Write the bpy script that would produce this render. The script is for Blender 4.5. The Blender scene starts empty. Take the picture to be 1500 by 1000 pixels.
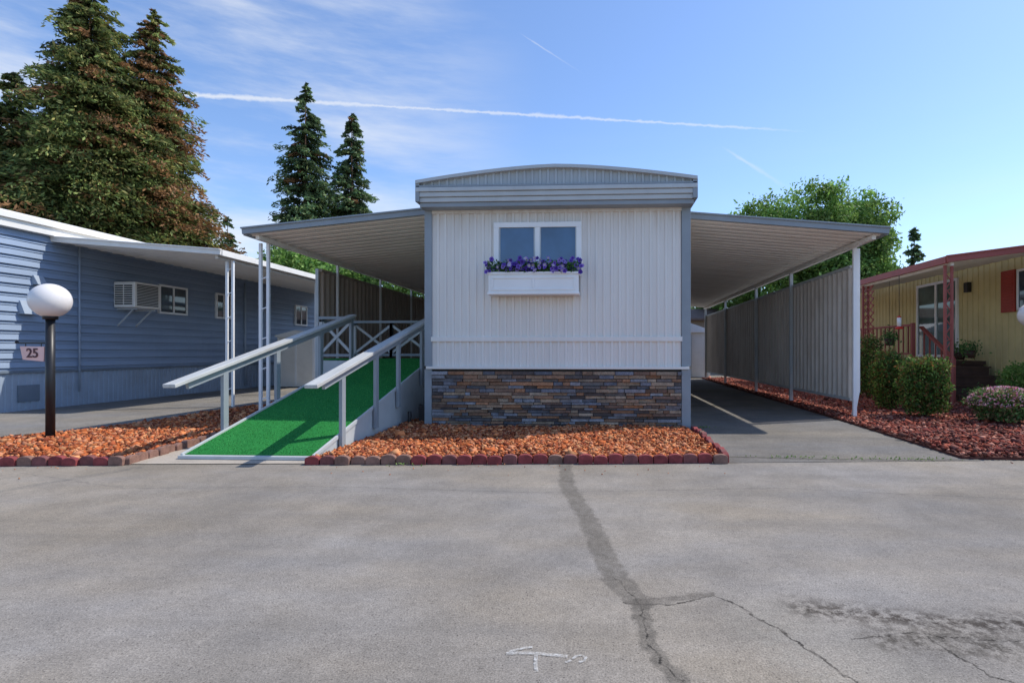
import bpy, math, random
import numpy as np
from mathutils import Vector
random.seed(3); rng=np.random.default_rng(5)
sc=bpy.context.scene
COL=sc.collection

# ---------------- materials ----------------
def new_mat(name):
    m=bpy.data.materials.new(name); m.use_nodes=True
    nt=m.node_tree; b=nt.nodes['Principled BSDF']; return m,nt,b
def N(nt,t,**k):
    n=nt.nodes.new(t)
    for a,v in k.items(): setattr(n,a,v)
    return n
def setin(n,i,v,nt):
    if hasattr(v,'is_output'): nt.links.new(v,n.inputs[i])
    else: n.inputs[i].default_value=v
def math_(nt,op,a,b=0.0,c=0.0,clamp=False):
    n=N(nt,'ShaderNodeMath',operation=op); n.use_clamp=clamp
    setin(n,0,a,nt); setin(n,1,b,nt)
    if op in('MULTIPLY_ADD',): setin(n,2,c,nt)
    return n.outputs[0]
def noise(nt,vec,scale,detail=4,rough=.55):
    n=N(nt,'ShaderNodeTexNoise'); n.inputs['Scale'].default_value=scale
    n.inputs['Detail'].default_value=detail; n.inputs['Roughness'].default_value=rough
    if vec is not None: nt.links.new(vec,n.inputs['Vector'])
    return n.outputs['Fac']
def mrange(nt,v,a,b,c,d,smooth=False):
    n=N(nt,'ShaderNodeMapRange'); 
    if smooth: n.interpolation_type='SMOOTHSTEP'
    nt.links.new(v,n.inputs[0])
    for i,x in enumerate((a,b,c,d)): n.inputs[i+1].default_value=x
    return n.outputs[0]
def mixc(nt,f,a,b,blend='MIX'):
    n=N(nt,'ShaderNodeMix',data_type='RGBA',blend_type=blend)
    setin(n,0,f,nt)
    for i,v in((6,a),(7,b)):
        if hasattr(v,'is_output'): nt.links.new(v,n.inputs[i])
        else: n.inputs[i].default_value=(*v[:3],1)
    return n.outputs[2]
def objco(nt,stretch=(1,1,1)):
    tc=N(nt,'ShaderNodeTexCoord'); mp=N(nt,'ShaderNodeMapping'); mp.inputs['Scale'].default_value=stretch
    nt.links.new(tc.outputs['Object'],mp.inputs[0]); return mp.outputs[0]
def mat(name,col,rough=.6,var=.12,scale=3,bump=0,bscale=60,metal=0,stretch=(1,1,1),spec=.4,attr=False,fine=.0,fscale=40,dirt=None,dirtamt=.5,zdirt=None):
    m,nt,b=new_mat(name); co=objco(nt,stretch)
    n=noise(nt,co,scale,4,.6)
    g=mrange(nt,n,.3,.7,1-var,1+var)
    if fine:
        n2=noise(nt,objco(nt),fscale,3,.7); g=math_(nt,'MULTIPLY',g,mrange(nt,n2,.3,.7,1-fine,1+fine))
    if attr:
        a=N(nt,'ShaderNodeAttribute'); a.attribute_name='Col'; base=a.outputs['Color']
    else: base=col
    cmb=N(nt,'ShaderNodeCombineColor')
    for i in range(3): nt.links.new(g,cmb.inputs[i])
    c=mixc(nt,1.0,base,cmb.outputs[0],'MULTIPLY')
    if dirt is not None:
        d=noise(nt,objco(nt,stretch),scale*.7+.3,6,.7)
        c=mixc(nt,mrange(nt,d,.5,.75,0,dirtamt),c,dirt)
    if zdirt is not None: # (z0,z1,colour,amount): staining growing from z0 to z1, in vertical streaks
        sp=N(nt,'ShaderNodeSeparateXYZ'); nt.links.new(objco(nt),sp.inputs[0])
        st=noise(nt,objco(nt,(7,7,.35)),1.6,5,.7)
        f=math_(nt,'MULTIPLY',mrange(nt,sp.outputs[2],zdirt[0],zdirt[1],0,1),mrange(nt,st,.42,.68,.1,zdirt[3]))
        c=mixc(nt,f,c,zdirt[2])
    nt.links.new(c,b.inputs['Base Color'])
    b.inputs['Roughness'].default_value=rough; b.inputs['Metallic'].default_value=metal
    b.inputs['Specular IOR Level'].default_value=spec
    if bump:
        bn=N(nt,'ShaderNodeBump'); bn.inputs['Strength'].default_value=bump; bn.inputs['Distance'].default_value=.01
        nt.links.new(noise(nt,objco(nt),bscale,4,.7),bn.inputs['Height']); nt.links.new(bn.outputs[0],b.inputs['Normal'])
    return m
def leaf_mat(name,rough=.6,trans=.33):
    m,nt,b=new_mat(name)
    a=N(nt,'ShaderNodeAttribute'); a.attribute_name='Col'
    nt.links.new(a.outputs['Color'],b.inputs['Base Color']); b.inputs['Roughness'].default_value=rough
    b.inputs['Specular IOR Level'].default_value=.2
    t=N(nt,'ShaderNodeBsdfTranslucent'); nt.links.new(a.outputs['Color'],t.inputs[0])
    mx=N(nt,'ShaderNodeMixShader'); mx.inputs[0].default_value=trans
    out=[x for x in nt.nodes if x.type=='OUTPUT_MATERIAL'][0]
    nt.links.new(b.outputs[0],mx.inputs[1]); nt.links.new(t.outputs[0],mx.inputs[2]); nt.links.new(mx.outputs[0],out.inputs[0])
    return m

# ---------------- mesh helpers ----------------
class MB:
    def __init__(s): s.v=[];s.f=[];s.mi=[];s.sm=[];s.m=0;s.cols=None
    def face(s,pts,smooth=False):
        i=len(s.v); s.v+= [tuple(p) for p in pts]; s.f.append(tuple(range(i,i+len(pts)))); s.mi.append(s.m); s.sm.append(smooth)
    def hexa(s,p):  # 8 pts: bottom 4 ccw, top 4
        i=len(s.v); s.v+=[tuple(q) for q in p]
        for f in((3,2,1,0),(4,5,6,7),(0,1,5,4),(1,2,6,5),(2,3,7,6),(3,0,4,7)):
            s.f.append(tuple(i+k for k in f)); s.mi.append(s.m); s.sm.append(False)
    def box(s,x0,x1,y0,y1,z0,z1):
        s.hexa([(x0,y0,z0),(x1,y0,z0),(x1,y1,z0),(x0,y1,z0),(x0,y0,z1),(x1,y0,z1),(x1,y1,z1),(x0,y1,z1)])
    def beam(s,p,q,w,h,up=(0,0,1)):
        p=Vector(p);q=Vector(q);d=(q-p).normalized();u=Vector(up)
        sd=d.cross(u)
        if sd.length<1e-4: sd=d.cross(Vector((0,1,0)))
        sd.normalize();u=sd.cross(d).normalized()
        a=sd*w/2;b=u*h/2
        s.hexa([p-a-b,p+a-b,q+a-b,q-a-b,p-a+b,p+a+b,q+a+b,q-a+b])
    def cyl(s,p,q,r0,r1=None,n=12,cap=True):
        if r1 is None:r1=r0
        p=Vector(p);q=Vector(q);d=(q-p).normalized();a=d.orthogonal().normalized();b=d.cross(a)
        i=len(s.v)
        for c,r in((p,r0),(q,r1)):
            for k in range(n):
                t=2*math.pi*k/n; s.v.append(tuple(c+a*math.cos(t)*r+b*math.sin(t)*r))
        for k in range(n):
            s.f.append((i+k,i+(k+1)%n,i+n+(k+1)%n,i+n+k)); s.mi.append(s.m); s.sm.append(True)
        if cap:
            s.f.append(tuple(i+k for k in range(n))[::-1]); s.mi.append(s.m); s.sm.append(False)
            s.f.append(tuple(i+n+k for k in range(n))); s.mi.append(s.m); s.sm.append(False)
    def sphere(s,c,r,nu=24,nv=14,sc3=(1,1,1)):
        i=len(s.v)
        for a in range(nv+1):
            th=math.pi*a/nv
            for k in range(nu):
                ph=2*math.pi*k/nu
                s.v.append((c[0]+sc3[0]*r*math.sin(th)*math.cos(ph),c[1]+sc3[1]*r*math.sin(th)*math.sin(ph),c[2]+sc3[2]*r*math.cos(th)))
        for a in range(nv):
            for k in range(nu):
                s.f.append((i+a*nu+k,i+(a+1)*nu+k,i+(a+1)*nu+(k+1)%nu,i+a*nu+(k+1)%nu)); s.mi.append(s.m); s.sm.append(True)
    def extr(s,poly,axis,a,b):
        mk=(lambda p,t:(t,p[0],p[1])) if axis=='x' else ((lambda p,t:(p[0],t,p[1])) if axis=='y' else (lambda p,t:(p[0],p[1],t)))
        n=len(poly);i=len(s.v)
        s.v+=[mk(p,a) for p in poly]+[mk(p,b) for p in poly]
        for k in range(n):
            s.f.append((i+k,i+(k+1)%n,i+n+(k+1)%n,i+n+k)); s.mi.append(s.m); s.sm.append(False)
        s.f.append(tuple(range(i,i+n))[::-1]); s.f.append(tuple(range(i+n,i+2*n))); s.mi+=[s.m]*2; s.sm+=[False]*2
    def corr(s,p0,du,nrm,L,z0,z1,period,prof):
        p0=Vector(p0);du=Vector(du);nrm=Vector(nrm); pts=[];t=0
        while t<L:
            for f,o in prof:
                tt=t+f*period
                if tt<=L: pts.append((tt,o))
            t+=period
        pts.append((L,0))
        zt=z1 if callable(z1) else (lambda t:z1)
        i=len(s.v)
        for tt,o in pts:
            q=p0+du*tt+nrm*o; s.v.append((q.x,q.y,z0)); s.v.append((q.x,q.y,zt(tt)))
        for k in range(len(pts)-1):
            s.f.append((i+2*k,i+2*k+2,i+2*k+3,i+2*k+1)); s.mi.append(s.m); s.sm.append(False)
    def build(s,name,mats,parent=None,bevel=0):
        me=bpy.data.meshes.new(name); me.from_pydata(s.v,[],s.f); 
        for m in (mats if isinstance(mats,(list,tuple)) else [mats]): me.materials.append(m)
        me.polygons.foreach_set('material_index',s.mi); me.polygons.foreach_set('use_smooth',s.sm); me.update()
        if s.cols is not None:
            at=me.color_attributes.new('Col','FLOAT_COLOR','POINT'); at.data.foreach_set('color',np.array(s.cols,dtype=np.float32).ravel())
        o=bpy.data.objects.new(name,me); COL.objects.link(o)
        if parent: o.parent=parent; o.location=-parent.location
        if bevel:
            md=o.modifiers.new('b','BEVEL'); md.width=bevel; md.segments=2; md.limit_method='ANGLE'
        return o
def empty(name,loc=(0,0,0)):
    e=bpy.data.objects.new(name,None); e.location=loc; e.empty_display_size=.3; COL.objects.link(e); return e
def npmesh(name,verts,faces,cols,m,parent=None):
    me=bpy.data.meshes.new(name); k=faces.shape[1]
    me.vertices.add(len(verts)); me.vertices.foreach_set('co',verts.astype(np.float32).ravel())
    me.loops.add(faces.size); me.loops.foreach_set('vertex_index',faces.astype(np.int32).ravel())
    me.polygons.add(len(faces)); me.polygons.foreach_set('loop_start',np.arange(0,faces.size,k,dtype=np.int32))
    me.polygons.foreach_set('loop_total',np.full(len(faces),k,dtype=np.int32))
    me.update(calc_edges=True); me.materials.append(m)
    at=me.color_attributes.new('Col','FLOAT_COLOR','POINT')
    c=np.ones((len(verts),4),dtype=np.float32); c[:,:3]=cols; at.data.foreach_set('color',c.ravel())
    o=bpy.data.objects.new(name,me); COL.objects.link(o)
    if parent: o.parent=parent; o.location=-parent.location
    return o
def unit(v): return v/np.linalg.norm(v,axis=1,keepdims=True).clip(1e-6)
def leaves(name,c,size,cols,m,parent=None,quad=True,dirv=None,wid=.5,spread=.4):
    n=len(c); a=unit(rng.normal(size=(n,3))) if dirv is None else unit(dirv+rng.normal(size=(n,3))*spread)
    b=rng.normal(size=(n,3)); b=unit(b-a*np.sum(a*b,axis=1,keepdims=True))
    s=size[:,None]
    if quad:
        V=np.stack([c-a*s,c+b*s*wid,c+a*s,c-b*s*wid],1).reshape(-1,3); k=4
    else:
        V=np.stack([c-a*s,c+b*s*.7,c+a*s],1).reshape(-1,3); k=3
    F=np.arange(n*k).reshape(n,k)
    return npmesh(name,V,F,np.repeat(cols,k,axis=0),m,parent)
OCT_V=np.array([(1,0,0),(-1,0,0),(0,1,0),(0,-1,0),(0,0,1),(0,0,-1)],float)
OCT_F=np.array([(0,2,4),(2,1,4),(1,3,4),(3,0,4),(2,0,5),(1,2,5),(3,1,5),(0,3,5)])
def stones(name,xy,z,r,cols,m,parent=None):
    n=len(xy); V=OCT_V[None]*r[:,None,None]*rng.uniform(.6,1.25,(n,6,1))
    V=V+rng.normal(size=(n,6,3))*r[:,None,None]*.22
    q=rng.normal(size=(n,3,3)); Q,_=np.linalg.qr(q)
    V=np.einsum('nij,nkj->nki',Q,V); V[:,:,2]*=.75
    V=V+np.concatenate([xy,z[:,None]],1)[:,None,:]
    F=(OCT_F[None]+np.arange(n)[:,None,None]*6).reshape(-1,3)
    return npmesh(name,V.reshape(-1,3),F,np.repeat(cols,6,axis=0),m,parent)
def palette(n,pal,w=None,jit=.15):
    pal=np.array(pal); i=rng.choice(len(pal),n,p=w); return (pal[i]*rng.uniform(1-jit,1+jit,(n,1))).clip(0,1)

# ---------------- shared materials ----------------
M_white=mat('white_paint',(.87,.87,.86),.45,.04,2,dirt=(.66,.63,.58),dirtamt=.2)
M_siding=mat('siding_offwhite',(.79,.755,.705),.5,.035,1.2,stretch=(3,3,.5),dirt=(.64,.58,.50),dirtamt=.18,zdirt=(2.75,3.26,(.48,.38,.28),.5))
M_gray=mat('gray_trim',(.28,.315,.345),.5,.08,3)
M_gray_l=mat('gray_light_metal',(.50,.53,.54),.45,.07,3,dirt=(.34,.33,.31),dirtamt=.3)
M_gable=mat('gable_gray',(.44,.48,.50),.5,.06,2,dirt=(.33,.34,.34),dirtamt=.3)
M_pan=mat('awning_pan',(.90,.85,.78),.5,.06,1.5,stretch=(.4,3,1),dirt=(.66,.57,.47),dirtamt=.4)
M_panshade=mat('awning_groove_shade',(.38,.33,.28),.6,.1,3)  # shade inside the pan grooves, put into the colour so ribs read
M_fence=mat('fence_metal',(.62,.56,.50),.45,.14,1.5,stretch=(1,1,.4),dirt=(.34,.26,.19),dirtamt=.6)
M_fence2=mat('fence_metal_brown',(.38,.30,.24),.5,.14,1.5,stretch=(1,1,.4),dirt=(.2,.16,.13),dirtamt=.5)
M_black=mat('black_metal',(.02,.02,.022),.4,.1,4)
M_conc=mat('concrete',(.40,.35,.29),.85,.15,2,bump=.4,bscale=50,fine=.1)
M_leaf=leaf_mat('leaves')
M_bark=mat('bark',(.12,.075,.05),.9,.3,6,bump=.6,bscale=20)
M_stone=mat('stone_veneer',(1,1,1),.8,.25,14,bump=.8,bscale=45,attr=True,fine=.3,fscale=60)
M_grav=mat('gravel_stones',(1,1,1),.9,.12,20,attr=True,spec=.15)
def glass_mat(name,col,spec=1.0,rough=.04):
    m,nt,b=new_mat(name)
    n=noise(nt,objco(nt),1.3,3); c=mixc(nt,mrange(nt,n,.35,.65,0,1),col,[x*.5 for x in col])
    nt.links.new(c,b.inputs['Base Color']); b.inputs['Roughness'].default_value=rough; b.inputs['Specular IOR Level'].default_value=spec
    return m
M_glass=glass_mat('window_glass',(.055,.14,.28))
M_glassd=glass_mat('window_glass_dark',(.05,.075,.10),.8)

# ---------------- asphalt ----------------
def asphalt(name,col,patches=None):
    m,nt,b=new_mat(name); co=objco(nt)
    big=noise(nt,co,.4,5,.65); mid=noise(nt,co,2.6,4,.65); fine=noise(nt,co,120,2,.8); med=noise(nt,co,28,3,.7)
    vo=N(nt,'ShaderNodeTexVoronoi'); vo.inputs['Scale'].default_value=95; nt.links.new(co,vo.inputs['Vector'])
    g=math_(nt,'MULTIPLY',mrange(nt,big,.3,.7,.78,1.20),mrange(nt,mid,.3,.7,.86,1.12))
    g=math_(nt,'MULTIPLY',g,mrange(nt,fine,.3,.7,.64,1.34)); g=math_(nt,'MULTIPLY',g,mrange(nt,med,.3,.7,.87,1.12))
    cmb=N(nt,'ShaderNodeCombineColor')
    for i in range(3): nt.links.new(g,cmb.inputs[i])
    warm=noise(nt,objco(nt,(.6,1.3,1)),.55,4,.6)
    cc=mixc(nt,mrange(nt,warm,.38,.62,0,1),[col[0]*.97,col[1]*.985,col[2]*1.03],[col[0]*1.07,col[1]*1.01,col[2]*.92])
    c=mixc(nt,1.0,cc,cmb.outputs[0],'MULTIPLY')
    sp=N(nt,'ShaderNodeSeparateColor'); nt.links.new(vo.outputs['Color'],sp.inputs[0])
    chip=math_(nt,'MULTIPLY',mrange(nt,sp.outputs[0],.90,.97,0,1),mrange(nt,vo.outputs['Distance'],.2,.4,.5,0))
    c=mixc(nt,chip,c,(.46,.42,.36))
    chipd=math_(nt,'MULTIPLY',mrange(nt,sp.outputs[1],.88,.95,0,1),mrange(nt,vo.outputs['Distance'],.25,.4,.7,0))
    c=mixc(nt,chipd,c,(.06,.05,.045))
    st=noise(nt,objco(nt,(1,.5,1)),.8,6,.72); c=mixc(nt,mrange(nt,st,.54,.8,0,.55),c,[x*.5 for x in col])
    if patches:
        # tyre-polished bands running along the street
        band=noise(nt,objco(nt,(.06,1.5,1)),1.4,3,.6); c=mixc(nt,mrange(nt,band,.5,.7,0,.28),c,[x*.55 for x in col])
        nz=N(nt,'ShaderNodeTexNoise'); nz.inputs['Scale'].default_value=9; nz.inputs['Detail'].default_value=5; nz.inputs['Roughness'].default_value=.65; nt.links.new(co,nz.inputs['Vector'])
        sub=N(nt,'ShaderNodeVectorMath',operation='SUBTRACT'); nt.links.new(nz.outputs['Color'],sub.inputs[0]); sub.inputs[1].default_value=(.5,.5,.5)
        scl=N(nt,'ShaderNodeVectorMath',operation='SCALE'); nt.links.new(sub.outputs[0],scl.inputs[0]); scl.inputs['Scale'].default_value=.11
        add=N(nt,'ShaderNodeVectorMath',operation='ADD'); nt.links.new(co,add.inputs[0]); nt.links.new(scl.outputs[0],add.inputs[1])
        P=add.outputs[0]; br=noise(nt,co,16,4,.75)
        def seg(a,bb):
            a=Vector((*a,0));bb=Vector((*bb,0));d=bb-a;L2=d.length_squared
            s1=N(nt,'ShaderNodeVectorMath',operation='SUBTRACT'); nt.links.new(P,s1.inputs[0]); s1.inputs[1].default_value=a
            dt=N(nt,'ShaderNodeVectorMath',operation='DOT_PRODUCT'); nt.links.new(s1.outputs[0],dt.inputs[0]); dt.inputs[1].default_value=d/L2
            cl=math_(nt,'ADD',dt.outputs['Value'],0,clamp=True)
            s2=N(nt,'ShaderNodeVectorMath',operation='SCALE'); s2.inputs[0].default_value=d; nt.links.new(cl,s2.inputs['Scale'])
            s3=N(nt,'ShaderNodeVectorMath',operation='SUBTRACT'); nt.links.new(s1.outputs[0],s3.inputs[0]); nt.links.new(s2.outputs[0],s3.inputs[1])
            fl=N(nt,'ShaderNodeVectorMath',operation='MULTIPLY'); nt.links.new(s3.outputs[0],fl.inputs[0]); fl.inputs[1].default_value=(1,1,0)
            ln=N(nt,'ShaderNodeVectorMath',operation='LENGTH'); nt.links.new(fl.outputs[0],ln.inputs[0]); return ln.outputs['Value']
        for poly,hw,colr,amt,edge,brk in patches:
            d=None
            for a,bb in zip(poly[:-1],poly[1:]):
                s=seg(a,bb); d=s if d is None else math_(nt,'MINIMUM',d,s)
            f=mrange(nt,d,hw*edge,hw,amt,0,True)
            if brk: f=math_(nt,'MULTIPLY',f,mrange(nt,br,.42,.58,1-brk,1))
            c=mixc(nt,f,c,mixc(nt,1.0,colr,cmb.outputs[0],'MULTIPLY'))
    nt.links.new(c,b.inputs['Base Color']); b.inputs['Roughness'].default_value=.92; b.inputs['Specular IOR Level'].default_value=.12
    bn=N(nt,'ShaderNodeBump'); bn.inputs['Strength'].default_value=.8; bn.inputs['Distance'].default_value=.004
    nt.links.new(fine,bn.inputs['Height']); nt.links.new(bn.outputs[0],b.inputs['Normal'])
    return m
main_crack=[(-.385,5.6),(-.30,4.7),(-.10,3.76),(.07,2.78),(.17,2.52),(.18,2.2),(.22,2.05),(.33,1.8),(.45,1.3)]
br1=[(.10,2.50),(.35,2.52),(.535,2.62),(.71,2.34),(.87,1.98),(1.0,1.6)]
P_=[([(.75,2.35),(.9,2.1),(1.15,1.7)],.30,(.28,.26,.225),.45,.5,.6),
    (main_crack[:5],.085,(.14,.125,.106),.85,.6,.35),
    (main_crack[4:],.05,(.12,.107,.09),.85,.5,.4),
    ([(.92,2.50),(1.2,2.45),(1.5,2.38),(1.8,2.42)],.17,(.06,.05,.042),.95,.0,1.0),
    ([(1.15,2.25),(1.6,2.2),(1.9,2.05)],.17,(.08,.07,.058),.9,.0,1.0),
    (main_crack[3:],.007,(.03,.027,.024),.9,.4,.7),
    (br1,.009,(.04,.035,.03),.9,.3,.6),([(.14,2.50),(.3,2.56),(.52,2.63)],.04,(.125,.11,.093),.75,.4,.5),
    ([(1.0,2.25),(1.25,2.3),(1.6,2.25),(2.1,2.4)],.007,(.04,.035,.03),.9,.4,.7),
    ([(1.3,2.28),(1.38,2.0),(1.6,1.8)],.007,(.04,.035,.03),.9,.4,.6),
    ([(-5.5,4.9),(-4.0,4.4),(-2.4,4.55),(-.5,4.45),(1.5,4.7),(3.5,4.4)],.02,(.16,.145,.13),.6,.3,.8),
    ([(-4.6,5.2),(-5.6,2.6)],.10,(.16,.15,.135),.6,.2,.7)]
M_street=asphalt('street_asphalt',(.262,.240,.212),P_)
M_drive=asphalt('driveway_asphalt',(.185,.176,.163),[([(1.35,6.05),(2.4,5.95),(3.8,6.0)],.035,(.06,.055,.045),.8,.3,.3)])
M_drive2=asphalt('driveway_asphalt_b',(.215,.205,.19))
M_ground=mat('ground_soil',(.20,.17,.13),.95,.3,.5,bump=.4,bscale=10)

def sheet(name,poly,z,m):
    mb=MB(); mb.face([(x,y,z) for x,y in poly]); return mb.build(name,m)
sheet('ground',[(-400,-200),(400,-200),(400,600),(-400,600)],-.012,M_ground)
sheet('street',[(-60,-14),(60,-14),(60,6.4),(-60,6.4)],0,M_street)
sheet('driveway',[(1.2,5.72),(4.0,5.98),(4.3,24),(1.2,24)],.004,M_drive)
sheet('driveway.001',[(-11.3,5.6),(-6.9,5.6),(-6.9,26),(-11.3,26)],.004,M_drive2)
sheet('concrete_path',[(-5.6,5.27),(-2.9,5.45),(-2.9,14),(-5.6,14)],.008,M_conc)

# ---------------- gravel beds ----------------
def inpoly(p,poly):
    x,y=p[:,0],p[:,1]; c=np.zeros(len(p),bool); j=len(poly)-1
    for i in range(len(poly)):
        xi,yi=poly[i];xj,yj=poly[j]
        with np.errstate(divide='ignore',invalid='ignore'):
            c^=((yi>y)!=(yj>y))&(x<(xj-xi)*(y-yi)/(yj-yi+1e-12)+xi)
        j=i
    return c
def bed(name,poly,dens,r,pal,basecol,zc,w=None,mound=.05,stray=True):
    e=empty(name,(sum(p[0] for p in poly)/len(poly),sum(p[1] for p in poly)/len(poly),0))
    mb=MB(); mb.extr([p for p in poly],'z',.005,zc); 
    mb.build('soil',mat(name+'_soil',basecol,.95,.4,40,bump=1,bscale=60),e)
    xs=[p[0] for p in poly];ys=[p[1] for p in poly]
    A=(max(xs)-min(xs))*(max(ys)-min(ys)); n=int(A*dens)
    p=np.stack([rng.uniform(min(xs),max(xs),n),rng.uniform(min(ys),max(ys),n)],1); p=p[inpoly(p,poly)]
    n=len(p); rr=r*rng.lognormal(0,.36,n)
    z=zc+rr*.3+rng.uniform(0,mound,n)*(.5+.5*np.sin(p[:,0]*2.1+p[:,1]*1.7))*.7
    cols=palette(n,pal,w,.35)
    stones('stones',p,z,rr,cols,M_grav,e)
    k=40; q=np.stack([rng.uniform(min(xs),max(xs),k),min(ys)-rng.exponential(.18,k)+.02],1)
    if stray: stones('stray_stones',q,np.full(k,.008),r*.45*rng.uniform(.5,1.2,k),palette(k,pal,w,.3),M_grav,e)
LAVA=[(.47,.125,.04),(.56,.19,.07),(.33,.085,.035),(.60,.28,.13),(.22,.06,.03),(.50,.21,.11)]
bed('gravel_bed',[(-2.98,5.49),(1.22,5.78),(1.22,7.97),(-2.55,7.97),(-2.68,9.4),(-2.98,9.4)],1900,.018,LAVA,(.22,.07,.03),.045)
bed('gravel_bed.001',[(-8.6,5.12),(-4.9,5.35),(-5.15,7.4),(-5.25,12.5),(-6.95,12.5),(-7.1,8.2),(-7.4,6.5),(-8.6,6.2)],1200,.020,LAVA,(.22,.07,.03),.05)
RED=[(.25,.055,.035),(.33,.09,.055),(.17,.04,.03),(.38,.17,.12),(.10,.035,.03),(.20,.08,.06)]
bed('gravel_bed.002',[(3.85,6.05),(5.2,6.0),(9.2,6.25),(9.2,12.4),(7.7,12.4),(7.0,16),(6.6,23.5),(4.25,23.5),(3.95,9)],800,.022,RED,(.11,.035,.025),.03)

# brick edging
M_brR=mat('edging_red',(.24,.045,.045),.8,.35,8,bump=.6,bscale=50,fine=.15)
M_brB=mat('edging_brown',(.23,.125,.095),.85,.3,8,bump=.6,bscale=50,fine=.15)
M_brM=mat('edging_mauve',(.20,.07,.065),.85,.3,8,bump=.6,bscale=50,fine=.15)
def edging(name,pts,seq):
    mb=MB(); k=0
    for a,b in zip(pts[:-1],pts[1:]):
        a=Vector((*a,0));b=Vector((*b,0));L=(b-a).length;d=(b-a)/L;nrm=Vector((-d.y,d.x,0));w=.145;n=int(L/(w+.006))
        for i in range(n):
            o=a+d*i*(L/n); mb.m=seq(k); k+=1; h=.062+random.uniform(-.012,.008); ti=random.uniform(-.018,.018)
            prof=[(0,0),(w,0),(w,h)]+[(w/2+w/2*math.cos(t),h+.034*math.sin(t)) for t in [math.pi*j/8 for j in range(1,8)]]+[(0,h)]
            i0=len(mb.v);m_=len(prof)
            for off in(-.03+ti,.03+ti):
                for u,z in prof: q=o+d*u+nrm*off; mb.v.append((q.x,q.y,z))
            for j in range(m_):
                mb.f.append((i0+j,i0+(j+1)%m_,i0+m_+(j+1)%m_,i0+m_+j)); mb.mi.append(mb.m); mb.sm.append(False)
            mb.f.append(tuple(range(i0,i0+m_))[::-1]); mb.f.append(tuple(range(i0+m_,i0+2*m_))); mb.mi+=[mb.m]*2; mb.sm+=[False]*2
    return mb.build(name,[M_brR,M_brB,M_brM],bevel=.006)
edging('brick_edging',[(-3.02,5.42),(1.30,5.72),(1.32,7.95)],lambda k:1 if (1<k<7 or k%11==5) else (2 if k%4==1 else 0))
edging('brick_edging.001',[(-8.6,5.02),(-4.83,5.30),(-5.12,7.4)],lambda k:1 if (k%6==0 or k>24) else (2 if k%3==1 else 0))

# ---------------- mobile home ----------------
home=empty('mobile_home',(-.67,8,0))
XL,XR,YF,YB=-2.62,1.27,8.0,23.0
mb=MB(); mb.box(XL+.03,XR-.03,YF+.03,YB,0,3.24); mb.build('body',M_siding,home)
SID=[(0,0),(.60,0),(.67,.022),(.93,.022)]
mb=MB(); mb.corr((XL+.10,YF,0),(1,0,0),(0,-1,0),XR-XL-.22,1.36,3.26,.112,SID)
mb.corr((XL+.10,YF,0),(1,0,0),(0,-1,0),XR-XL-.22,.93,1.30,.112,SID)
mb.corr((XL,YB,0),(0,-1,0),(-1,0,0),YB-YF-.1,.5,3.26,.112,SID)
mb.corr((XR,YF+.1,0),(0,1,0),(1,0,0),YB-YF-.1,.5,3.26,.112,SID); mb.build('siding',M_siding,home)
mb=MB(); mb.box(XL+.09,XR-.11,YF-.038,YF,1.30,1.37); mb.box(XL+.02,XR-.02,YF-.06,YF+.01,.895,.935)
mb.box(XL+.10,XR-.12,YF-.03,YF-.002,3.19,3.26); mb.build('horizontal_trim',M_siding,home,.004)
mb=MB(); 
for x0,x1 in((XL-.01,XL+.10),(XR-.12,XR+.01)): mb.box(x0,x1,YF-.03,YF+.09,0.02,.893); mb.box(x0,x1,YF-.03,YF+.09,.937,3.26)
mb.build('corner_trim',M_gray,home,.004)
mb=MB(); mb.box(XL-.05,XR+.06,7.69,7.99,3.44,3.50); mb.box(XL-.03,XR+.04,7.715,7.99,3.37,3.437); mb.box(XL-.01,XR+.02,7.74,7.99,3.30,3.367); 
mb.build('fascia',M_gray_l,home,.008)
mb=MB(); mb.box(XL-.01,XR+.02,7.765,7.99,3.235,3.297); mb.box(XL-.05,XR+.06,7.70,7.99,3.503,3.53); mb.build('fascia_band',M_gray,home,.006)
cx=(XL+XR)/2
def crown(x): d=abs(x-cx)/2.0; return 3.79-.20*min(d,1.05)**1.55
xs=[XL-.05+(XR-XL+.11)*i/16 for i in range(17)]
mb=MB(); mb.corr((XL-.03,7.76,0),(1,0,0),(0,-1,0),XR-XL+.07,3.53,lambda t:crown(XL-.03+t)-.01,.112,SID); mb.build('gable_panel',M_gable,home)
mb=MB()
for a,b in zip(xs[:-1],xs[1:]):
    za,zb=crown(a),crown(b)
    mb.hexa([(a,7.68,za-.035),(b,7.68,zb-.035),(b,YB,zb-.035),(a,YB,za-.035),(a,7.68,za+.01),(b,7.68,zb+.01),(b,YB,zb+.01),(a,YB,za+.01)])
mb.build('roof',M_gray_l,home)
mb=MB()
for x0,x1,o in((XL-.055,XL,0),(XR,XR+.065,0)): mb.box(x0,x1,7.70,YB,3.30,3.56)
mb.build('side_fascia',M_gray,home)
mb=MB()
for y in (10.5,13,17): mb.cyl((-1.6,y,3.6),(-1.6,y,3.92),.05,n=10); mb.cyl((-1.6,y,3.92),(-1.6,y,3.97),.08,n=10)
mb.build('roof_vents',M_gray_l,home)
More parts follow.
